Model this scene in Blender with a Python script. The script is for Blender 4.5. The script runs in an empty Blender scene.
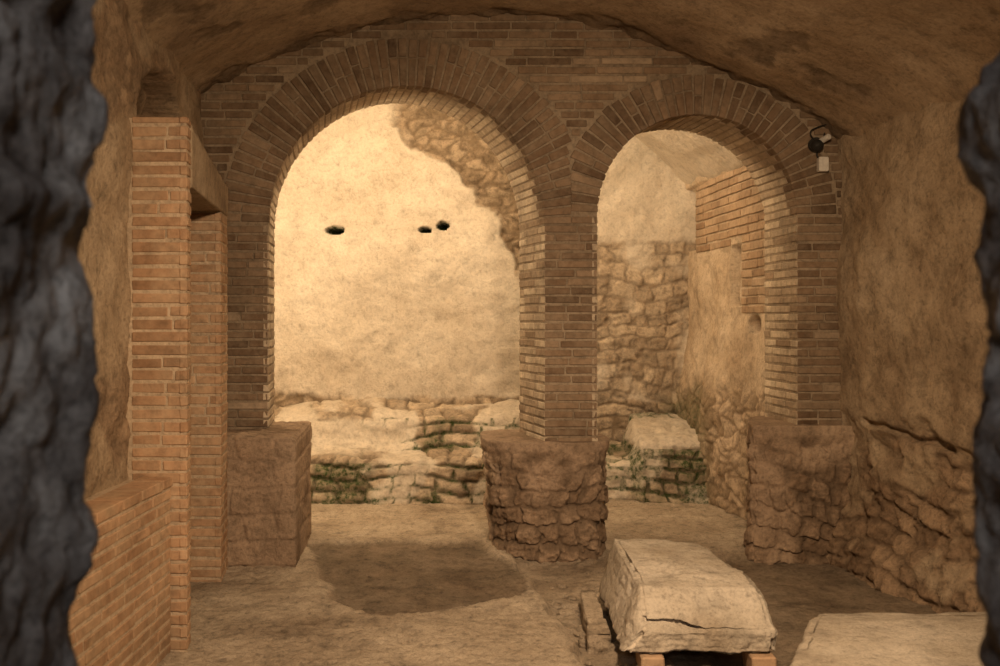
import bpy, bmesh, math, random
from mathutils import Vector, noise
random.seed(7)
sc=bpy.context.scene
try:
    sc.view_settings.view_transform='Standard'
    sc.view_settings.look='None'
except Exception as e: print(e)
V=Vector
HC=1.4; HY=317.0
# ---------------------------------------------------------------- helpers
def sstep(a,b,x):
    if a==b: return float(x>a)
    t=max(0.0,min(1.0,(x-a)/(b-a))); return t*t*(3-2*t)
def lerp(a,b,t): return a+(b-a)*t
def interp(pts,x):
    if x<=pts[0][0]: return pts[0][1]
    for (a,fa),(b,fb) in zip(pts,pts[1:]):
        if x<=b: return fa+(fb-fa)*(x-a)/(b-a)
    return pts[-1][1]
def fbm(p,s,o=4,off=0.0):
    return noise.fractal(V((p[0]*s+off,p[1]*s+off*1.3,p[2]*s-off)),1.0,2.0,o)
def hsh(a,b=0.0):
    h=math.sin(a*12.9898+b*78.233+4.1)*43758.5453; return h-math.floor(h)
def stones(p,sx,sy,sz,off=0.0,dist=0.35):
    q=V((p[0]*sx+off,p[1]*sy,p[2]*sz+off))
    n=noise.noise_vector(q*0.9)
    d,pts=noise.voronoi(q+n*dist)
    e=d[1]-d[0]
    c=pts[0]; h=math.sin(c[0]*12.9898+c[1]*78.233+c[2]*37.719)*43758.5453
    return sstep(0.0,0.22,e), h-math.floor(h)
def coursed(p,t,w,h,off=0.0,warp=.3,g=.016):
    n1=noise.noise(V((t*1.7+off,p[2]*1.7,p[1]*.5))); n2=noise.noise(V((t*2.3,p[2]*3.3+off,7)));n3=noise.noise(V((t*15,p[2]*15,off)))*.22
    zz=p[2]/h+n1*warp*1.6+n3*warp+20; row=math.floor(zz); fz=zz-row
    ww=w*(.65+.7*hsh(row,off)); tt=t/ww+hsh(row*1.7,off)*7+n2*warp+n3*warp+30; k=math.floor(tt)
    ft=tt-k
    # slanted joints per stone
    sl=(hsh(k*2.3,row)-.5)*.35; ft2=ft+sl*(fz-.5)
    if ft2<0: k-=1; ft2+=1
    elif ft2>=1: k+=1; ft2-=1
    e=min(min(fz,1-fz)*h,min(ft2,1-ft2)*ww)
    return sstep(.001,g,e),hsh(row*3.1+k*1.37,off)
def set_attr(me,name,vals):
    a=me.attributes.new(name,'FLOAT','POINT'); a.data.foreach_set('value',vals)
def finish(name,verts,faces,attrs,mat,smooth=True):
    me=bpy.data.meshes.new(name)
    me.from_pydata([tuple(v) for v in verts],[],faces); 
    for k,v in attrs.items(): set_attr(me,k,v)
    me.materials.append(mat)
    if smooth: me.polygons.foreach_set('use_smooth',[True]*len(me.polygons))
    me.update()
    ob=bpy.data.objects.new(name,me); sc.collection.objects.link(ob); return ob
def surf(name,P,nu,nv,fn,mat,flip=False):
    base=[[P(i/(nu-1),j/(nv-1)) for i in range(nu)] for j in range(nv)]
    verts=[];A={'rub':[],'moss_shade':[],'stone':[],'groove':[]}
    for j in range(nv):
        for i in range(nu):
            p=base[j][i]
            du=base[j][min(i+1,nu-1)]-base[j][max(i-1,0)]
            dv=base[min(j+1,nv-1)][i]-base[max(j-1,0)][i]
            n=du.cross(dv)
            if n.length>0: n.normalize()
            if flip: n=-n
            r=fn(p,i/(nu-1),j/(nv-1))
            d=r[0]
            verts.append(p+(d if isinstance(d,Vector) else n*d))
            for k,x in zip(('rub','moss_shade','stone','groove'),r[1:]): A[k].append(x)
    faces=[(j*nu+i,j*nu+i+1,(j+1)*nu+i+1,(j+1)*nu+i) for j in range(nv-1) for i in range(nu-1)]
    return finish(name,verts,faces,A,mat)
def block(name,F,n,fn,mat,smooth=True):
    nx,ny,nz=n; idx={};verts=[];faces=[];A={'rub':[],'moss_shade':[],'stone':[],'groove':[]}
    def vid(i,j,k):
        key=(i,j,k)
        if key in idx: return idx[key]
        a,b,c=i/nx,j/ny,k/nz
        p=F(a,b,c)
        dirv=(p-F(0.5+(a-.5)*.4,0.5+(b-.5)*.4,0.5+(c-.5)*.4)).normalized()
        r=fn(p,(a,b,c)); verts.append(p+dirv*r[0])
        for kk,x in zip(('rub','moss_shade','stone','groove'),r[1:]): A[kk].append(x)
        idx[key]=len(verts)-1; return idx[key]
    for i in range(nx):
        for j in range(ny):
            faces.append((vid(i,j,0),vid(i,j+1,0),vid(i+1,j+1,0),vid(i+1,j,0)))
            faces.append((vid(i,j,nz),vid(i+1,j,nz),vid(i+1,j+1,nz),vid(i,j+1,nz)))
    for i in range(nx):
        for k in range(nz):
            faces.append((vid(i,0,k),vid(i+1,0,k),vid(i+1,0,k+1),vid(i,0,k+1)))
            faces.append((vid(i,ny,k),vid(i,ny,k+1),vid(i+1,ny,k+1),vid(i+1,ny,k)))
    for j in range(ny):
        for k in range(nz):
            faces.append((vid(0,j,k),vid(0,j,k+1),vid(0,j+1,k+1),vid(0,j+1,k)))
            faces.append((vid(nx,j,k),vid(nx,j+1,k),vid(nx,j+1,k+1),vid(nx,j,k+1)))
    return finish(name,verts,faces,A,mat,smooth)
# ---------------------------------------------------------------- materials
def newmat(name):
    m=bpy.data.materials.new(name); m.use_nodes=True; nt=m.node_tree; nt.nodes.clear()
    out=nt.nodes.new('ShaderNodeOutputMaterial'); b=nt.nodes.new('ShaderNodeBsdfPrincipled')
    nt.links.new(b.outputs[0],out.inputs[0]); b.inputs['Roughness'].default_value=.92
    b.inputs['Specular IOR Level'].default_value=.15
    return m,nt,b
def N(nt,t,**kw):
    n=nt.nodes.new(t)
    for k,v in kw.items(): setattr(n,k,v)
    return n
def noise_n(nt,tc,scale,detail=6,rough=.6):
    n=N(nt,'ShaderNodeTexNoise'); n.inputs['Scale'].default_value=scale
    n.inputs['Detail'].default_value=detail; n.inputs['Roughness'].default_value=rough
    nt.links.new(tc,n.inputs['Vector']); return n.outputs['Fac']
def ramp(nt,fac,stops):
    r=N(nt,'ShaderNodeValToRGB'); e=r.color_ramp.elements
    while len(e)<len(stops): e.new(.5)
    for el,(p,c) in zip(e,stops):
        el.position=p; el.color=(*c,1) if len(c)==3 else c
    nt.links.new(fac,r.inputs[0]); return r.outputs[0]
def mix(nt,fac,a,b,mode='MIX'):
    m=N(nt,'ShaderNodeMix',data_type='RGBA',blend_type=mode)
    for s,v in ((m.inputs[0],fac),(m.inputs[6],a),(m.inputs[7],b)):
        if isinstance(v,(float,int)): s.default_value=v
        elif isinstance(v,tuple): s.default_value=(*v,1)
        else: nt.links.new(v,s)
    return m.outputs[2]
def mth(nt,op,a,b=None,clamp=False):
    m=N(nt,'ShaderNodeMath',operation=op); m.use_clamp=clamp
    for s,v in zip(m.inputs,(a,b)):
        if v is None: continue
        if isinstance(v,(float,int)): s.default_value=v
        else: nt.links.new(v,s)
    return m.outputs[0]
def attr(nt,n):
    a=N(nt,'ShaderNodeAttribute',attribute_name=n); return a.outputs['Fac']
def G(x): return (x,x,x)
def masonry(name,pa,pb,pc,sa,sb,mortar,bump=.5,fine=60,moss_shade=(.018,.032,.008),k=1.0,sc1=1.6):
    """k = contrast of the plaster mottling"""
    m,nt,b=newmat(name); tc=N(nt,'ShaderNodeTexCoord').outputs['Object']
    q=sc1/1.6
    n1=noise_n(nt,tc,sc1,8,.62); n2=noise_n(nt,tc,9*q,8,.7); n3=noise_n(nt,tc,fine*q,4,.7); n4=noise_n(nt,tc,3.7,6,.6); n5=noise_n(nt,tc,28*q,5,.7)
    pl=ramp(nt,n1,[(.32,pc),(.48,pa),(.66,pb)])
    pl=mix(nt,1.0,pl,ramp(nt,n2,[(.3,G(1-.34*k)),(.5,G(1)),(.75,G(1+.12*k))]),'MULTIPLY')
    pl=mix(nt,1.0,pl,ramp(nt,n5,[(.28,G(1-.38*k)),(.48,G(1)),(.8,G(1+.08*k))]),'MULTIPLY')
    pl=mix(nt,1.0,pl,ramp(nt,n3,[(.3,G(1-.28*k)),(.5,G(1)),(.8,G(1+.1*k))]),'MULTIPLY')
    st=ramp(nt,attr(nt,'stone'),[(0,sa),(.5,tuple((x+y)/2 for x,y in zip(sa,sb))),(1,sb)])
    st=mix(nt,1.0,st,ramp(nt,n2,[(.3,G(.55)),(.55,G(1)),(.8,G(1.25))]),'MULTIPLY')
    st=mix(nt,1.0,st,ramp(nt,n5,[(.3,G(.6)),(.5,G(1)),(.75,G(1.2))]),'MULTIPLY')
    st=mix(nt,attr(nt,'groove'),mortar,st)
    st=mix(nt,1.0,st,ramp(nt,n3,[(.3,G(.7)),(.5,G(1)),(.8,G(1.1))]),'MULTIPLY')
    c=mix(nt,attr(nt,'rub'),pl,st)
    mf=mth(nt,'MULTIPLY',attr(nt,'moss_shade'),ramp(nt,n5,[(.33,G(0)),(.60,G(1))]),True)
    mf=mth(nt,'MAXIMUM',mf,mth(nt,'SUBTRACT',attr(nt,'moss_shade'),1.0,True),True)
    c=mix(nt,mf,c,mix(nt,n4,moss_shade,tuple(x*2.4 for x in moss_shade)))
    nt.links.new(c,b.inputs['Base Color'])
    h=mth(nt,'ADD',mth(nt,'MULTIPLY',n3,.3),mth(nt,'ADD',mth(nt,'MULTIPLY',n2,.8),mth(nt,'MULTIPLY',n5,.6)))
    bp=N(nt,'ShaderNodeBump'); bp.inputs['Strength'].default_value=bump; bp.inputs['Distance'].default_value=.02/q**.7
    nt.links.new(h,bp.inputs['Height']); nt.links.new(bp.outputs[0],b.inputs['Normal'])
    return m
def brickmat(name,stops,dirt=.5,bump=.35,dust=None):
    m,nt,b=newmat(name); tc=N(nt,'ShaderNodeTexCoord').outputs['Object']
    n1=noise_n(nt,tc,2.3,6,.6); n2=noise_n(nt,tc,22,6,.7); n3=noise_n(nt,tc,90,3,.6); n4=noise_n(nt,tc,6,7,.7)
    c=ramp(nt,attr(nt,'stone'),stops)
    if dust: c=mix(nt,ramp(nt,n4,[(.42,G(0)),(.68,G(.75))]),c,dust)
    c=mix(nt,1.0,c,ramp(nt,n1,[(.3,G(1-dirt)),(.6,G(1.05))]),'MULTIPLY')
    c=mix(nt,1.0,c,ramp(nt,n2,[(.3,G(.65)),(.55,G(1)),(.8,G(1.15))]),'MULTIPLY')
    nt.links.new(c,b.inputs['Base Color'])
    h=mth(nt,'ADD',mth(nt,'MULTIPLY',n3,.3),n2)
    bp=N(nt,'ShaderNodeBump'); bp.inputs['Strength'].default_value=bump; bp.inputs['Distance'].default_value=.012
    nt.links.new(h,bp.inputs['Height']); nt.links.new(bp.outputs[0],b.inputs['Normal'])
    return m
def plain(name,col,rough=.6,metal=0):
    m,nt,b=newmat(name); tc=N(nt,'ShaderNodeTexCoord').outputs['Object']
    n=noise_n(nt,tc,40,4)
    nt.links.new(mix(nt,1.0,col,ramp(nt,n,[(.3,G(.8)),(.7,G(1.1))]),'MULTIPLY'),b.inputs['Base Color'])
    b.inputs['Roughness'].default_value=rough; b.inputs['Metallic'].default_value=metal
    return m
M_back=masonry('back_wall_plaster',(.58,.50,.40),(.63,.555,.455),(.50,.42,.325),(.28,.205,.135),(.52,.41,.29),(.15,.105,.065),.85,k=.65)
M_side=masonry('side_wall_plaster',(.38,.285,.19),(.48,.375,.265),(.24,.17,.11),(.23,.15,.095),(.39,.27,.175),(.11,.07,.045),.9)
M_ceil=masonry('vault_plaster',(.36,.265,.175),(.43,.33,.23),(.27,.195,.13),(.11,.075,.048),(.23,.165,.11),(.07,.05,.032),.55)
M_base=masonry('rubble_masonry',(.37,.265,.185),(.46,.34,.24),(.22,.155,.105),(.19,.125,.08),(.40,.285,.195),(.13,.09,.06),.9)
M_near=masonry('near_stone',(.26,.235,.22),(.66,.63,.60),(.10,.08,.07),(.14,.13,.12),(.42,.39,.37),(.06,.05,.045),1,40,sc1=5.5,k=1.3)
M_marble=masonry('weathered_marble',(.48,.41,.325),(.60,.525,.435),(.33,.265,.195),(.3,.22,.15),(.5,.4,.3),(.1,.07,.05),.8,80)
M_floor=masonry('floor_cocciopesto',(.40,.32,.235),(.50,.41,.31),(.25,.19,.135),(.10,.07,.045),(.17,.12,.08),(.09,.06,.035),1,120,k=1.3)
M_mortar=masonry('mortar',(.28,.215,.15),(.34,.265,.19),(.19,.14,.095),(.2,.1,.06),(.3,.2,.1),(.1,.06,.04),.5)
M_mortar_new=masonry('mortar_restored',(.50,.385,.27),(.56,.44,.32),(.40,.30,.205),(.2,.1,.06),(.3,.2,.1),(.1,.06,.04),.5)
M_brick=brickmat('roman_brick',[(0,(.115,.073,.046)),(.3,(.175,.113,.071)),(.65,(.255,.172,.11)),(.85,(.32,.23,.155)),(1,(.60,.49,.36))],.35,.45,(.28,.21,.145))
M_brick_new=brickmat('restored_brick',[(0,(.34,.20,.115)),(.4,(.43,.262,.155)),(.8,(.49,.31,.19)),(1,(.54,.365,.235))],.3,.3,(.47,.34,.22))

class Acc:
    def __init__(s): s.v=[];s.f=[];s.c=[]
    def box(s,pts,col,j=.0018):
        b=len(s.v)
        for p in pts: s.v.append(p+V((random.uniform(-j,j),random.uniform(-j,j),random.uniform(-j,j))))
        s.c+= [col]*8
        for f in ((0,1,2,3),(7,6,5,4),(0,4,5,1),(1,5,6,2),(2,6,7,3),(3,7,4,0)): s.f.append(tuple(b+i for i in f))
    def build(s,name,mat,bev=.004,parent=None):
        ob=finish(name,s.v,s.f,{'stone':s.c},mat,False)
        bm=bmesh.new(); bm.from_mesh(ob.data); bmesh.ops.recalc_face_normals(bm,faces=bm.faces); bm.to_mesh(ob.data); bm.free()
        if bev:
            m=ob.modifiers.new('bevel','BEVEL'); m.width=bev; m.segments=1
        if parent: ob.parent=parent
        return ob
def col(): return min(.88,max(0,random.gauss(.48,.22)))
def colj(): return min(1,max(.5,random.gauss(.95,.06)))
def panel(acc,O,U,W,z0,z1,Nn,course=.06,gap=.012,L=(.16,.30),prot=(.0,.006),free=None,zoff=0.0,cf=None):
    cfn=cf or col
    k=int(math.floor((z0-zoff)/course))
    while True:
        a=zoff+k*course; b=a+course-gap; k+=1
        if a>=z1-.01: break
        if b<=z0+.01: continue
        a2=max(a,z0); b2=min(b,z1)
        zc=(a2+b2)/2
        if free is None: runs=[(0,W)]
        else:
            runs=[];cur=None;s=0.0
            while s<=W+1e-6:
                ok=free(s,zc) and free(s,a2) and free(s,b2)
                if ok and cur is None: cur=s
                if (not ok) and cur is not None: runs.append((cur,s-.005));cur=None
                s+=.005
            if cur is not None: runs.append((cur,W))
        for (r0,r1) in runs:
            u=r0; first=True
            while u<r1-.02:
                l=random.uniform(*L)
                if first: l*=random.uniform(.35,1);first=False
                e=min(u+l,r1)
                if r1-e<.05: e=r1
                pr=random.uniform(*prot)
                P=lambda uu,zz,d: V((O[0]+U[0]*uu+Nn[0]*d,O[1]+U[1]*uu+Nn[1]*d,zz))
                dz=random.uniform(-.002,.002)
                ee=e-gap*.7 if e<r1 else e
                acc.box([P(u,a2+dz,pr),P(ee,a2+dz,pr),P(ee,b2+dz,pr),P(u,b2+dz,pr),P(u,a2+dz,-.03),P(ee,a2+dz,-.03),P(ee,b2+dz,-.03),P(u,b2+dz,-.03)],cfn())
                u=e
# ---------------------------------------------------------------- ARCADE WALL
Y0,Y1=6.0,6.5
def SKX(x): return interp([(-1.39,-.077),(.27,-.14),(.58,-.12),(1.78,-.06)],x)
LA=dict(c=-.561,r=.83,s=1.96,ring=.29); RA=dict(c=1.182,r=.60,s=2.02,ring=.24)
MID=.426
def rlim(A,ang):
    R=A['r']+A['ring']
    cx=math.cos(ang)
    if A is LA and cx>0.01: R=min(R,(MID-A['c'])/cx)
    if A is RA and cx<-0.01: R=min(R,(MID-A['c'])/cx)
    return R
def blocked(x,z):
    for A in (LA,RA):
        if z<A['s']:
            if abs(x-A['c'])<A['r']: return True
        else:
            d=math.hypot(x-A['c'],z-A['s'])
            ang=math.atan2(z-A['s'],x-A['c'])
            if d<rlim(A,ang)+.004: return True
    return False
arc=Acc()
XL,XR=-1.9,2.05
panel(arc,(XL,Y0),(1,0),XR-XL,.55,3.45,(0,-1),course=.053,gap=.015,L=(.14,.32),free=lambda u,z: not blocked(XL+u,z))
def skx(y,x): return SKX(x)*(y-Y0)/(Y1-Y0)
for A in (LA,RA):
    for side in (-1,1):
        x=A['c']+side*A['r']; d=V((SKX(x),Y1-Y0,0)); W=d.length; d.normalize()
        nn=V((-side*d.y,side*d.x,0))
        panel(arc,(x,Y0),(d.x,d.y),W,.6,A['s'],(nn.x,nn.y),course=.053,gap=.014,prot=(.002,.006),L=(.2,.3),cf=colj)
    n=int(math.pi*A['r']/.048)
    for i in range(n):
        a0=math.pi*i/n; a1=math.pi*(i+1)/n-.011/A['r']
        ri=A['r']-random.uniform(.002,.006)
        am=(a0+a1)/2; R=rlim(A,am)
        R-=random.uniform(0,.02) if R>A['r']+.2 else 0
        if R-ri<.03: continue
        splits=[ri,R]
        if random.random()<.6 and R-ri>.18: 
            m=lerp(ri,R,random.choice([.5,.62,.4])); splits=[ri,m,R]
        ys=[Y0-random.uniform(0,.008),Y0+random.choice([.06,.10,.14]),Y1+.005]
        for q in range(len(splits)-1):
            r0=splits[q]; r1=splits[q+1]-(.010 if q<len(splits)-2 else 0)
            for w in range(2):
                ya=ys[w]; yb=ys[w+1]-(.01 if w==0 else 0)
                def PP(r,a,y):
                    x=A['c']+r*math.cos(a); return V((x+skx(y,x),y,A['s']+r*math.sin(a)))
                arc.box([PP(r0,a1,ya),PP(r0,a0,ya),PP(r1,a0,ya),PP(r1,a1,ya),PP(r0,a1,yb),PP(r0,a0,yb),PP(r1,a0,yb),PP(r1,a1,yb)],col()*.9 if w==0 else colj())
cv=[];cf=[]
def q4(*p):
    b=len(cv); cv.extend(p); cf.append((b,b+1,b+2,b+3))
def outl(A):
    pts=[(A['c']-A['r'],0.0)]
    for i in range(49):
        a=math.pi*(1-i/48); pts.append((A['c']+A['r']*math.cos(a),A['s']+A['r']*math.sin(a)))
    pts.append((A['c']+A['r'],0.0)); return pts
TOP=3.75
for y in (Y0+.005,Y1-.002):
    S=lambda x: x+skx(y,x)
    for (a,b) in ((XL-.6,LA['c']-LA['r']),(LA['c']+LA['r'],RA['c']-RA['r']),(RA['c']+RA['r'],XR+.5)):
        q4(V((S(a),y,0)),V((S(b),y,0)),V((S(b),y,TOP)),V((S(a),y,TOP)))
    for A in (LA,RA):
        o=outl(A)[1:-1]
        for (xa,za),(xb,zb) in zip(o,o[1:]): q4(V((S(xa),y,za)),V((S(xb),y,zb)),V((S(xb),y,TOP)),V((S(xa),y,TOP)))
for A in (LA,RA):
    o=outl(A)
    for (xa,za),(xb,zb) in zip(o,o[1:]):
        q4(V((xa,Y0+.005,za)),V((xb,Y0+.005,zb)),V((xb+SKX(xb),Y1-.002,zb)),V((xa+SKX(xa),Y1-.002,za)))
arcade=bpy.data.objects.new('wall_arcade',None); sc.collection.objects.link(arcade)
c=finish('mortar_core',cv,cf,{'rub':[0.0]*len(cv),'moss_shade':[0.0]*len(cv),'stone':[0.5]*len(cv),'groove':[1.0]*len(cv)},M_mortar,False); c.parent=arcade
arc.build('arch_bricks',M_brick,.003,arcade)

# pier bases ------------------------------------------------------
def rough_fn(w,h,amp,seed,big=.03,mid=.016,warp=.6):
    def f(p,abc):
        ang=p.x+p.y*.8
        g,r=coursed(p,ang,w,h,seed,warp,.022)
        g2,r2=stones(p,13,13,17,seed+5,.8)
        e=sum(1 for t in abc if t<.04 or t>.96)
        ed=max(0,e-1)*.014
        top=sstep(.90,.94,abc[2])
        d=(g-1)*amp+(g2-1)*amp*.35+fbm(p,3,4,seed)*big+fbm(p,11,4,seed)*mid-ed+(r-.5)*amp*1.5
        d=d*(1-top)+top*(.006+fbm(p,8,3)*.006)
        pr=sstep(-.35,.1,fbm(p,2.2,3,seed+3)+.05)*(1-.6*top)
        return (d,pr,0,r*.7+r2*.3,max(g,.3)*(.6+.4*g2))
    return f
def block_fn(w,h,amp,seed):
    def f(p,abc):
        g,r=coursed(p,p.x+p.y*.9,w,h,seed,.22,.014)
        e=sum(1 for t in abc if t<.04 or t>.96)
        d=(g-1)*amp+fbm(p,3,4,seed)*.014+fbm(p,14,3,seed)*.008-max(0,e-1)*.01
        return (d,.35+.5*sstep(-.2,.2,fbm(p,2.6,3,seed)),0,r,.3+.7*g)
    return f
def trapz(x0,x1,y0,y1,z0,z1,tl=0,tr=0,sk=0,rnd=0.0,skl=None):
    def F(a,b,c):
        if rnd:
            u,v=2*a-1,2*b-1
            m=max(abs(u),abs(v)); 
            if m>1e-6:
                n=(abs(u)**4+abs(v)**4)**.25; k=lerp(1,m/n,rnd); u*=k;v*=k
            a,b=(u+1)/2,(v+1)/2
        s=sk if skl is None else lerp(skl,sk,a)
        return V((lerp(x0-tl*(1-c),x1+tr*(1-c),a)+s*b,lerp(y0,y1,b),lerp(z0,z1,c)))
    return F
o=block('left_pier_base',trapz(-1.62,-1.14,5.60,6.5,-.05,.725,0,.0,-.08),(50,60,70),block_fn(.26,.15,.014,3),M_base); o.parent=arcade
o=block('center_pier_base',trapz(-.085,.685,5.94,6.62,-.08,.65,-.06,-.03,-.06,1.0),(90,70,90),rough_fn(.15,.13,.020,5,.035,.022,1.0),M_base); o.parent=arcade
o=block('right_pier_base',trapz(1.47,2.2,5.93,6.55,-.1,.75,.02,0,0,.6,skl=.17),(90,60,100),rough_fn(.14,.12,.017,9,.03,.018,.9),M_base); o.parent=arcade

# ---------------------------------------------------------------- BACK ROOM
YB=8.35
holes=[(-1.385,2.125,.07,.034),(-.625,2.125,.055,.022),(-.475,2.16,.045,.036)]
def fb(p,u,v):
    x,z=p.x,p.z
    nz=fbm(p,2.5,5)*.12
    rb=sstep(.50,.56,x+nz*.4)*sstep(2.06,2.0,z+nz*.25)
    if rb>.02: g,r=coursed(p,x,.17,.11,2.0,.9,.018)
    else: g,r=stones(p,6,6,10,0,.6)
    low=sstep(.76,.70,z+nz*.6)
    rub=max(low,rb*.85*sstep(-.6,-.1,fbm(p,2,3,8)))
    dd=math.hypot(x+1.35,z-1.45)-(1.52+nz*1.1)
    sh=sstep(0,.04,dd)*sstep(.46,.38,x)*sstep(-.95,-.75,x+nz)*sstep(1.6,1.9,z)
    rub=max(rub,sh)
    d=fbm(p,1.2,4)*.045+fbm(p,6,4)*.012+(g-1)*.014*rub -.045*sh-.012*rb+fbm(p,12,3)*.01*rb+fbm(p,7,4)*.03*sh
    for hx,hz,ra,rz in holes:
        nh=noise.noise(p*28)*.7
        q=((x-hx)/ra)**2+((z-hz)/rz)**2+nh
        d-=sstep(1.15,.8,q)*.40
    moss_shade=0.0
    for hx,hz,ra,rz in holes:
        nh=noise.noise(p*28)*.7
        q=((x-hx)/ra)**2+((z-hz)/rz)**2+nh
        moss_shade=max(moss_shade,sstep(1.4,.9,q)*1.9)  # hole interiors: mossy, and their shade painted in with the same dark green
    moss_shade=max(moss_shade,sstep(.85,.55,z)*sstep(1.2,1.5,x)*.7)
    return (d,rub,moss_shade,r*(1-.6*sh),.25+.75*g)
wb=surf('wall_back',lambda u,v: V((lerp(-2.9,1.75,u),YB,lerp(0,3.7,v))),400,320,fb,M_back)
def fbr(p,u,v):
    g,r=stones(p,6,6,9,3,.6)
    y,z=p.y,p.z
    nz=fbm(p,2.5,5)*.12
    rub=sstep(.95,.8,z+nz)
    brickzone=sstep(1.88,1.92,z)*sstep(2.48,2.44,z) if y>7.05 else sstep(1.40,1.44,z)*sstep(2.48,2.44,z)
    d=(fbm(p,1.5,4)*.03+fbm(p,6,4)*.012)*(1-brickzone)*sstep(6.4,6.8,y)+(g-1)*.015*rub
    if z<1.38: d+= .10*sstep(1.38,.6,z)*sstep(6.6,7.5,y)
    d-=.012*brickzone
    if 7.07<y<7.28 and 1.48<z<1.92: d-=.16
    if 8.16<y and 1.95<z<2.46: d-=.12
    q=((y-6.80)/.11)**2+((z-1.35)/.06)**2
    d-=sstep(1.2,.6,q)*.14
    return (d,rub,sstep(.95,.65,z+nz)*sstep(7.3,7.8,y)*.7,r,.3+.7*g)
def pbr(y): return 1.57+(YB-y)*.10
surf('wall_back_right',lambda u,v: V((pbr(lerp(YB+.1,6.2,u)),lerp(YB+.1,6.2,u),lerp(0,2.75,v))),190,230,fbr,masonry('side_plaster_pinkish',(.46,.355,.25),(.55,.44,.325),(.36,.265,.18),(.32,.235,.155),(.5,.385,.275),(.18,.125,.08),.6))
bw=Acc()
d=V((pbr(6.5)-pbr(YB),6.5-YB,0)); W=d.length; d.normalize(); nn=V((d.y,-d.x,0))
def freeb(u,z):
    y=YB+d.y*u
    if y>8.14: return False
    if 7.05<y<7.30: return z>1.93
    if y>=7.30: return z>1.90
    return z>1.42
panel(bw,(pbr(YB),YB),(d.x,d.y),W,1.36,2.47,(nn.x,nn.y),course=.062,gap=.013,prot=(-.004,.004),L=(.16,.3),free=freeb)
bw.build('side_wall_brickwork',brickmat('pale_brick',[(0,(.30,.195,.12)),(.4,(.38,.265,.17)),(1,(.48,.355,.245))],.3))
prof=[(-2.9,3.0),(-2.3,3.35),(-1.5,3.55),(-.2,3.5),(.6,3.25),(1.16,2.88),(1.45,2.62),(1.62,2.44),(1.80,2.40)]
def crom(prof,t):
    n=len(prof)-1; s=t*n; i=min(int(s),n-1); f=s-i
    p=[prof[max(0,min(n,i+k))] for k in (-1,0,1,2)]
    def cr(a,b,c,d): return .5*((2*b)+(-a+c)*f+(2*a-5*b+4*c-d)*f*f+(-a+3*b-3*c+d)*f**3)
    return cr(*[q[0] for q in p]),cr(*[q[1] for q in p])
def pcb(u,v):
    x,z=crom(prof,u); y=lerp(6.4,8.5,v)
    if u>.6: x+= (8.3-y)*.10*sstep(.6,.95,u)
    return V((x,y,z))
def fcb(p,u,v):
    return (fbm(p,1.5,4)*.02,0,0,.5,1)
surf('ceiling_back_vault',pcb,180,90,fcb,M_back)
surf('wall_back_left',lambda u,v: V((-2.75,lerp(6.4,8.5,u),lerp(0,3.6,v))),60,80,lambda p,u,v:(fbm(p,2,4)*.03,0,0,.5,1),M_back)
def fbench(seed,mossc,w=.2,h=.1,plf=None,ms=.35):
    def f(p,u,v):
        n=fbm(p,3,4,seed)
        g,r=coursed(V((p.x,p.y,p.z+(p.y-7.5)*.35)),p.x,w,h,seed,.6,.022)
        m=sstep(0,.30,fbm(p,3.0,3,seed)*.5+mossc(p)+(1-g)*ms)*.95
        pl=max(sstep(.0,.25,fbm(p,2.1,3,seed+4)),plf(p) if plf else 0)
        return ((g-1)*.030*(1-pl*.9)+n*.028+fbm(p,10,3)*.014,.9-.75*pl,m,r,.2+.8*g)
    return f
bp1=[(7.45,-.05),(7.50,.16),(7.53,.30),(7.62,.34),(7.80,.35),(7.88,.42),(7.94,.58),(8.05,.64),(8.25,.68),(8.34,.70)]
def pb1(u,v):
    y,z=crom(bp1,v); x=lerp(-2.70,.40,u); k=1+.10*noise.noise(V((x*1.3,3,0)))
    return V((x,y+.05*noise.noise(V((x*2,0,5))),z*k if z>0 else z))
def m1(p):
    a=-.5
    if p.z<.30: a=max(a,.18-.6*abs(p.x+1.2),-.02)
    if .36<p.z<.60: a=max(a,.20-.7*abs(p.x+.45),.03 if p.x>-.6 else -.5)
    return a
def pl1(p): return sstep(-.75,-.95,p.x+fbm(p,3,2)*.1)*sstep(.34,.37,p.z)*sstep(.62,.56,p.z)
o=surf('rubble_bench',pb1,270,120,fbench(2,m1,plf=pl1),M_back); o.parent=wb
bp2=[(7.52,-.05),(7.55,.12),(7.57,.26),(7.60,.36),(7.68,.42),(7.9,.45),(8.2,.50),(8.34,.53)]
def pb2(u,v):
    y,z=crom(bp2,v); x=lerp(.42,1.74,u)
    hmul=interp([(.4,.66),(1.0,.70),(1.08,1.12),(1.4,1.15),(1.9,1.1)],x)
    yo=interp([(.4,.12),(1.0,.12),(1.08,0),(1.9,0)],x)*(1-v)
    return V((x,y+yo+.03*noise.noise(V((x*2,0,9))),z*hmul if z>0 else z))
def m2(p):
    if p.z<.40: return .25 if p.x>1.0 else .02
    return .15 if p.y>8.22 else -.9
def pl2(p): return sstep(.38,.43,p.z+fbm(p,4,2)*.03)
o=surf('mossy_brick_bench',pb2,180,120,fbench(4,m2,.18,.085,pl2,.6),M_back); o.parent=wb

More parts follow.
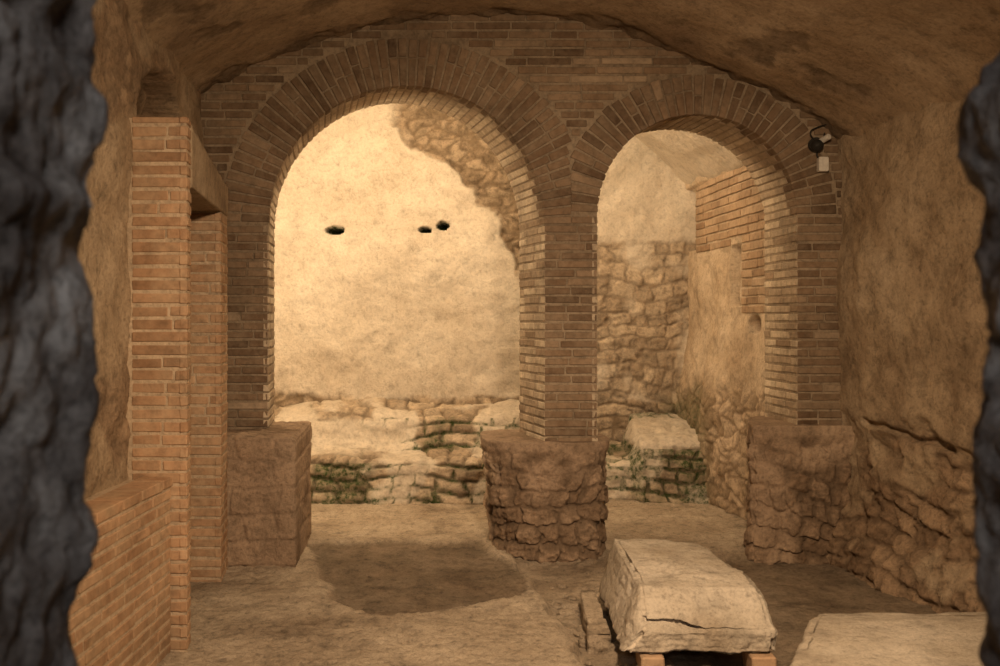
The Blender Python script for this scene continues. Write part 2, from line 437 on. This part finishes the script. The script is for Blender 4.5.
# ---------------------------------------------------------------- FRONT ROOM: left wall with doorway
def xl(y): return interp([(0,-1.5),(4.25,-1.56),(6.2,-1.82)],y)
def fl(p,u,v):
    y,z=p.y,p.z
    g,r=stones(p,6,6,7,8,.7)
    d=fbm(p,1.6,5)*.035+fbm(p,7,4)*.010
    rub=sstep(.15,.35,fbm(p,1.4,4,4))*.7
    door=(4.34<y<5.34 and z<1.97)
    if door: d-=.55
    q=((y-4.95)/.62)**2+((max(z,2.2)-2.2)/.38)**2
    if z>2.15: 
        k=sstep(1.08,.95,q+fbm(p,4,2)*.08); d-=.22*k; 
        rub=max(rub,k)
    return (d+(g-1)*.010*rub,rub,0,r,.4+.6*g)
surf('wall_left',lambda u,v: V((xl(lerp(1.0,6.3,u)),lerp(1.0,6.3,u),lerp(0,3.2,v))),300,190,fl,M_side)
door=bpy.data.objects.new('brick_doorway',None); sc.collection.objects.link(door)
db=Acc()
def xd(y): return -1.315-.150*(y-4.2)
dd=V((-.150,1,0)).normalized(); dn=(dd.y,-dd.x)
LN=(.22,.34)
panel(db,(-1.545,4.2),(1,0),-1*(-1.545-xd(4.2)),-.02,2.24,(0,-1),course=.054,gap=.014,L=LN,prot=(0,.003))
panel(db,(xd(4.2),4.2),(dd.x,dd.y),.10,-.02,2.24,dn,course=.054,gap=.014,L=(.12,.2),prot=(0,.003))
panel(db,(-1.95,5.3),(1,0),1.95+xd(5.3),-.02,1.97,(0,-1),course=.054,gap=.014,L=LN,zoff=.02,prot=(0,.003))
panel(db,(xd(5.3),5.3),(dd.x,dd.y),.28,-.02,1.97,dn,course=.054,gap=.014,L=(.12,.2),zoff=.02,prot=(0,.003))
db.build('door_bricks',M_brick_new,.003,door)
def corebox(x0,x1a,x1b,y0,y1,z0,z1a,z1b,ins=.003):
    b=len(cores_v)
    for (x,y,z) in ((x0,y0,z0),(x1a-ins,y0+ins,z0),(x1b-ins,y1,z0),(x0,y1,z0),(x0,y0+ins,z1a-ins),(x1a-ins,y0+ins,z1a-ins),(x1b-ins,y1,z1b-ins),(x0,y1,z1b-ins)):
        cores_v.append(V((x,y,z)))
    for f in ((0,3,2,1),(4,5,6,7),(0,1,5,4),(1,2,6,5),(2,3,7,6),(3,0,4,7)): cores_f.append(tuple(b+i for i in f))
cores_v=[];cores_f=[]
corebox(-1.7,xd(4.2),xd(4.30),4.2,4.30,-.05,2.24,2.24)
corebox(-2.1,xd(5.3),xd(5.58),5.3,5.59,-.05,1.98,1.98)
cc=finish('door_core',cores_v,cores_f,{'rub':[0.0]*len(cores_v),'moss_shade':[0.0]*len(cores_v)},M_mortar_new,False); cc.parent=door
def Flint2(a,b,c):
    y=lerp(4.305,5.58,b); top=interp([(4.2,2.235),(5.55,2.12)],y)
    return V((lerp(-1.9,xd(y)+.004,a),y,lerp(1.96,top,c)))
lt=block('lintel',Flint2,(10,60,14),lambda p,abc:(fbm(p,6,3)*.006,0,0,.5,1),M_side); lt.parent=door
lw=bpy.data.objects.new('low_brick_wall',None); sc.collection.objects.link(lw)
lb=Acc()
panel(lb,(-1.38,1.4),(0,1),2.79,-.02,.69,(1,0),course=.050,gap=.013,L=(.16,.28),zoff=-.01,prot=(0,.003))
y=1.4
while y<4.15:
    w=random.uniform(.18,.26)
    lb.box([V((-1.375,y,.69)),V((-1.375,y+w,.69)),V((-1.375,y+w,.73)),V((-1.375,y,.73)),V((-1.50,y,.69)),V((-1.50,y+w,.69)),V((-1.50,y+w,.73)),V((-1.50,y,.73))],col()); y+=w+.012
lb.build('low_wall_bricks',M_brick_new,.003,lw)
cores_v=[];cores_f=[]
corebox(-1.65,-1.38,-1.38,1.4,4.19,-.05,.72,.72)
cc=finish('low_wall_core',cores_v,cores_f,{'rub':[0.0]*8,'moss_shade':[0.0]*8},M_mortar_new,False); cc.parent=lw

# right wall
def xr(y): return interp([(1,2.6),(3.5,2.5),(4.6,2.36),(5.3,2.16),(6.2,1.98)],y)
def fr(p,u,v):
    y,z=p.y,p.z
    g,r=coursed(p,y,.20,.12,12,.8,.022)
    g2,r2=stones(p,12,12,15,2,.8)
    nz=fbm(p,2.2,5,2)*.14
    rub=sstep(.80,.66,z+nz)*sstep(-.5,-.1,fbm(p,2.6,4,7)+.05)
    d=fbm(p,1.3,5)*.045+fbm(p,6,4)*.014+((g-1)*.024+(g2-1)*.008)*rub
    low=sstep(.9,.6,z)
    d+=low*(fbm(p,3.2,5,4)*.030+fbm(p,10,4,4)*.02)
    d+=-.05*sstep(.84,.74,z+nz)+.14*sstep(.4,-.1,z+nz*.5)
    cz=.76+.12*(y-5.3)+fbm(p,4,2)*.03
    if 5.0<y<5.75: d-=.05*sstep(.028,.008,abs(z-cz))
    return (d,rub*.85,0,r,.30+.70*g)
surf('wall_right',lambda u,v: V((xr(lerp(6.3,1.0,u)),lerp(6.3,1.0,u),lerp(-.15,2.75,v))),340,250,fr,M_side)

# ceiling front vault
pf=[(-2.05,2.45),(-1.78,2.74),(-1.22,3.02),(-.6,3.17),(-.1,3.215),(.4,3.18),(.9,3.05),(1.4,2.83),(1.78,2.62),(2.1,2.33)]
def pcf(u,v):
    x,z=crom(pf,u); y=lerp(.9,6.04,v)
    if x>0: x*=1+ (xr(y)/1.98-1)*min(1,x/1.5)
    else: x*= 1+ (xl(y)/-1.80-1)*min(1,-x/1.5)
    return V((x,y,z))
def fcf(p,u,v):
    n=fbm(p,2.3,5,6); g,r=stones(p,9,9,9,1,.8)
    rub=sstep(.42,.50,n)*.6
    edge=sstep(5.80,6.0,p.y+fbm(p,3,3)*.2)
    rub=max(rub,edge*.8)
    return (-fbm(p,1.1,3)*.035-fbm(p,5,4)*.006+.012*rub+.03*edge*fbm(p,8,3),rub,0,r,.5+.5*g)
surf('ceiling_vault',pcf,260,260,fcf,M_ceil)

# ---------------------------------------------------------------- floor
def inpoly(x,y,poly):
    c=False;n=len(poly);dm=9
    for i in range(n):
        x1,y1=poly[i];x2,y2=poly[(i+1)%n]
        if (y1>y)!=(y2>y) and x<(x2-x1)*(y-y1)/(y2-y1)+x1: c=not c
        L2=(x2-x1)**2+(y2-y1)**2; t=max(0,min(1,((x-x1)*(x2-x1)+(y-y1)*(y2-y1))/L2))
        dm=min(dm,math.hypot(x-x1-t*(x2-x1),y-y1-t*(y2-y1)))
    return dm if c else -dm
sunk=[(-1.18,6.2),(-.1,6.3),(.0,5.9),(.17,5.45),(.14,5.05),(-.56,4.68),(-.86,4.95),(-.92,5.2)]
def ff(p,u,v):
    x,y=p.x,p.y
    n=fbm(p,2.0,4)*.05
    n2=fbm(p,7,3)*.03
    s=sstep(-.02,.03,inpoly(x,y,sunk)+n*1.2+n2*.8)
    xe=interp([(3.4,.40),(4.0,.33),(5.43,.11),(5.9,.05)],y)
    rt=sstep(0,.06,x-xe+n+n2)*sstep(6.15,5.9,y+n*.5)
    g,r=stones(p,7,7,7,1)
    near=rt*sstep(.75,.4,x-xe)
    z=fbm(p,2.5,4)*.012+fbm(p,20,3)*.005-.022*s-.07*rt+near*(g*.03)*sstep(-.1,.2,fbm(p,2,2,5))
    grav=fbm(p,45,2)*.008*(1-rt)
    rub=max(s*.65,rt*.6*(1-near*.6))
    return (V((0,0,z+grav)),rub,0,min(1,max(0,.5+fbm(p,3,3))),1)
def yv(v): return lerp(-1.8,3.5,v/.12) if v<.12 else lerp(3.5,8.5,(v-.12)/.88)
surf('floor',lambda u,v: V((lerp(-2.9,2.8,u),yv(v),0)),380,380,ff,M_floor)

def rubble_field(name,spots,mat):
    v=[];f=[];A={'rub':[],'moss_shade':[],'stone':[],'groove':[]}
    for (x,y,z,s) in spots:
        bm=bmesh.new(); bmesh.ops.create_icosphere(bm,subdivisions=3,radius=1)
        off=random.uniform(0,50); sx,sy,sz=s*random.uniform(.8,1.4),s*random.uniform(.8,1.3),s*random.uniform(.4,.65)
        b=len(v); st=random.random(); rz=random.uniform(0,3.14)
        for vv in bm.verts:
            c=vv.co; k=1+noise.noise(c*1.3+V((off,0,0)))*.5+noise.noise(c*3.3+V((off,0,0)))*.2
            m=max(abs(c.x),abs(c.y),abs(c.z)); q=c/(m**.8)*k*.85
            X=q.x*sx;Y=q.y*sy
            v.append(V((x+X*math.cos(rz)-Y*math.sin(rz),y+X*math.sin(rz)+Y*math.cos(rz),z+q.z*sz)))
            A['rub'].append(.2);A['moss_shade'].append(0);A['stone'].append(st);A['groove'].append(1)
        for fc in bm.faces: f.append(tuple(b+q.index for q in fc.verts))
        bm.free()
    return finish(name,v,f,A,mat)
sp=[]
for i in range(18):
    y=random.uniform(4.2,5.5); x=interp([(4.0,.36),(5.5,.12)],y)+random.uniform(0,.20)
    sp.append((x,y,-.055,random.uniform(.015,.04)))
rubble_field('rubble_stones',sp,M_floor)

# ---------------------------------------------------------------- marble fragments
def prof_block(name,prof,xl0,xl1,xr0,xr1,n,seed,mat,amp=.012,chip=0,fl=0.0,crack=None,tilt=0.0,chipa=.05):
    ys=[p[0] for p in prof]; y0,y1=ys[0],ys[-1]
    def F(a,b,c):
        y=lerp(y0,y1,b**1.5); bb=(y-y0)/(y1-y0)
        zt=interp([(p[0],p[1]) for p in prof],y)+tilt*(a-.5); zb_=interp([(p[0],p[2]) for p in prof],y)
        x0=lerp(xl0,xl1,bb)-fl*(1-c); x1=lerp(xr0,xr1,bb)
        return V((lerp(x0,x1,a),y,lerp(zb_,zt,c)))
    def fn(p,abc):
        e=sum(1 for t in abc if t<.035 or t>.965)
        d=fbm(p,4,4,seed)*amp+fbm(p,18,3,seed)*amp*.4+noise.noise(V((p.x*3,p.y*3,p.z*60)))*.004
        if e>=2: d-=.008+max(0,fbm(p,5,3,seed+2))*chipa
        if crack:
            cx,cy,cz,rx,ry,rz=crack
            q=((p.x-cx)/rx)**2+((p.y-cy)/ry)**2+((p.z-cz+.1*(p.x-cx))/rz)**2+fbm(p,12,3)*.4
            d-=.07*sstep(1.1,.6,q)
        return (d,chip*sstep(.1,.3,fbm(p,3,3,seed)),0,.5,1)
    return block(name,F,n,fn,mat)
mb=prof_block('marble_block',[(4.08,.125,.03),(4.11,.145,.025),(4.18,.225,.02),(4.23,.258,.02),(4.5,.28,.02),(5.03,.285,.02)],.585,.57,1.13,.99,(90,110,40),3,M_marble,.022,fl=.08,crack=(.72,4.09,.13,.13,.12,.022),tilt=-.01,chipa=.11)
ms=prof_block('marble_slab',[(2.9,.25,.06),(3.80,.25,.06),(3.86,.235,.06),(3.95,.22,.06),(4.02,.215,.06)],.78,1.27,2.0,2.05,(80,110,18),8,M_marble,.012)
prof_block('broken_stone_slab',[(4.35,.02,-.09),(4.95,.05,-.09)],.38,.40,.485,.465,(24,44,12),14,M_floor,.03,.5)
def supports(name,lst,h,par):
    sb=Acc()
    for (x,y) in lst:
        sb.box([V((x-.05,y-.08,-.08)),V((x+.05,y-.08,-.08)),V((x+.05,y-.08,h)),V((x-.05,y-.08,h)),V((x-.05,y+.08,-.08)),V((x+.05,y+.08,-.08)),V((x+.05,y+.08,h)),V((x-.05,y+.08,h))],.9,.004)
    sb.build(name,M_brick_new,.006,par)
supports('support_bricks',((.62,4.13),(1.07,4.13),(.66,4.9),(.95,4.9)),.022,mb)
supports('support_bricks',((1.35,3.85),(1.9,3.85),(1.2,3.1),(1.8,3.1)),.058,ms)

# ---------------------------------------------------------------- security camera on the arcade wall
cam_e=bpy.data.objects.new('security_camera',None); sc.collection.objects.link(cam_e)
Mw=plain('white_plastic',(.70,.66,.60),.5); Mk=plain('black_plastic',(.03,.028,.025),.4)
def prim(name,mat,kind,loc,scale,rot=(0,0,0),bev=.004):
    bm=bmesh.new()
    if kind=='box': bmesh.ops.create_cube(bm,size=1)
    elif kind=='cyl': bmesh.ops.create_cone(bm,cap_ends=True,segments=28,radius1=.5,radius2=.5,depth=1)
    else: bmesh.ops.create_uvsphere(bm,u_segments=24,v_segments=16,radius=.5)
    for v in bm.verts: v.co=V((v.co.x*scale[0],v.co.y*scale[1],v.co.z*scale[2]))
    if kind!='sph': bmesh.ops.bevel(bm,geom=bm.edges[:],offset=bev,segments=2,affect='EDGES')
    me=bpy.data.meshes.new(name); bm.to_mesh(me); bm.free(); me.materials.append(mat)
    ob=bpy.data.objects.new(name,me); ob.location=loc; ob.rotation_euler=rot; sc.collection.objects.link(ob); ob.parent=cam_e
    return ob
prim('wall_plate',Mk,'cyl',(1.89,5.985,2.43),(.09,.09,.03),(math.pi/2,0,0))
prim('dome',Mk,'sph',(1.885,5.95,2.42),(.075,.09,.075))
prim('housing',Mw,'cyl',(1.925,5.94,2.455),(.035,.035,.09),(math.radians(75),0,math.radians(25)))
prim('junction_box',Mw,'box',(1.925,5.965,2.31),(.058,.05,.085))
def cable(name,pts,r,parent,mat):
    cu=bpy.data.curves.new(name,'CURVE'); cu.dimensions='3D'; cu.bevel_depth=r; s=cu.splines.new('BEZIER'); s.bezier_points.add(len(pts)-1)
    for b,p in zip(s.bezier_points,pts): b.co=p; b.handle_left_type=b.handle_right_type='AUTO'
    cu.materials.append(mat); ob=bpy.data.objects.new(name,cu); sc.collection.objects.link(ob); ob.parent=parent
cable('cable',[(1.91,5.97,2.34),(1.89,5.965,2.37),(1.92,5.97,2.42),(1.94,5.975,2.50)],.005,cam_e,Mk)
cable('cable_loop',[(1.87,5.97,2.46),(1.85,5.96,2.50),(1.89,5.97,2.53),(1.95,5.98,2.55)],.004,cam_e,Mk)

# ---------------------------------------------------------------- near wall with rough opening
Le=[(-900,108),(0,106),(40,98),(100,108),(180,100),(210,110),(240,94),(330,96),(400,88),(460,78),(560,84),(600,72),(666,68),(900,60)]
Re=[(-900,1000),(0,1000),(40,994),(80,975),(110,957),(170,963),(195,980),(250,987),(290,977),(340,988),(400,988),(430,970),(500,972),(560,980),(620,985),(666,990),(900,990)]
def near(side,E):
    def P(u,v):
        z=lerp(-.05,3.5,v); ypx=HY+(HC-z)/1.12*1000
        ex=(interp(E,ypx)-500)/1000*1.12
        s=side
        path=[(0,(s*2.9,.66)),(.08,(s*.62,.66)),(.30,(ex+s*.04,.76)),(.5,(ex+s*.02,.92)),(.72,(ex,1.12)),(.85,(ex+s*.12,1.28)),(.9,(ex+s*.3,1.33)),(1,(s*2.9,1.33))]
        x=interp([(a,b[0]) for a,b in path],u); y=interp([(a,b[1]) for a,b in path],u)
        return V((x,y,z))
    def fn(p,u,v):
        g,r=stones(p,8,8,8,20*side,1.2)
        return (fbm(p,6,5,side)*.016+fbm(p,22,4)*.010+(g-1)*.005,.1+.2*sstep(-.1,.4,fbm(p,5,3)),0,r,.4+.6*g)
    surf('wall_near_left' if side<0 else 'wall_near_right',P,170,430,fn,M_near,flip=(side>0))
near(-1,Le); near(1,Re)
block('wall_near_lintel',trapz(-.75,.85,.68,1.32,2.35,3.5),(40,20,30),lambda p,abc:(fbm(p,5,4)*.03,.5,0,.5,1),M_near)

# ---------------------------------------------------------------- lights
def area(name,loc,tgt,size,power,colr,shape='DISK',spread=180):
    l=bpy.data.lights.new(name,'AREA'); l.shape=shape; l.size=size; l.energy=power; l.color=colr; l.spread=math.radians(spread)
    o=bpy.data.objects.new(name,l); o.location=loc; o.rotation_euler=(V(tgt)-V(loc)).to_track_quat('-Z','Y').to_euler(); sc.collection.objects.link(o)
def point(name,loc,power,colr,r=.06):
    l=bpy.data.lights.new(name,'POINT'); l.shadow_soft_size=r; l.energy=power; l.color=colr
    o=bpy.data.objects.new(name,l); o.location=loc; sc.collection.objects.link(o)
W1=(1,.765,.48)
area('back_room_spotlight',(-.75,6.75,3.10),(-.8,8.2,1.2),.22,20,W1)
point('back_room_lamp',(-.95,7.05,3.24),36,W1)
point('back_room_lamp.001',(.70,7.0,3.03),34,W1)
point('back_room_lamp.002',(-2.2,6.75,1.9),70,W1)
area('front_room_lamp',(.5,1.8,2.45),(.1,5.0,.4),.25,68,(1,.71,.435),spread=120)
area('corridor_lamp',(.2,-1.2,2.3),(0,1,1.4),.5,19,(1.0,.95,.92))
w=bpy.data.worlds.new('World'); sc.world=w; w.use_nodes=True
w.node_tree.nodes['Background'].inputs[0].default_value=(.9,.7,.5,1); w.node_tree.nodes['Background'].inputs[1].default_value=.01
# ---------------------------------------------------------------- camera
cd=bpy.data.cameras.new('Camera'); cd.lens=36; cd.sensor_width=36; cd.shift_y=-.016
cd.dof.use_dof=True; cd.dof.focus_distance=6.2; cd.dof.aperture_fstop=4.5
co=bpy.data.objects.new('Camera',cd); co.location=(0,0,HC); co.rotation_euler=(math.pi/2,0,0); sc.collection.objects.link(co); sc.camera=co
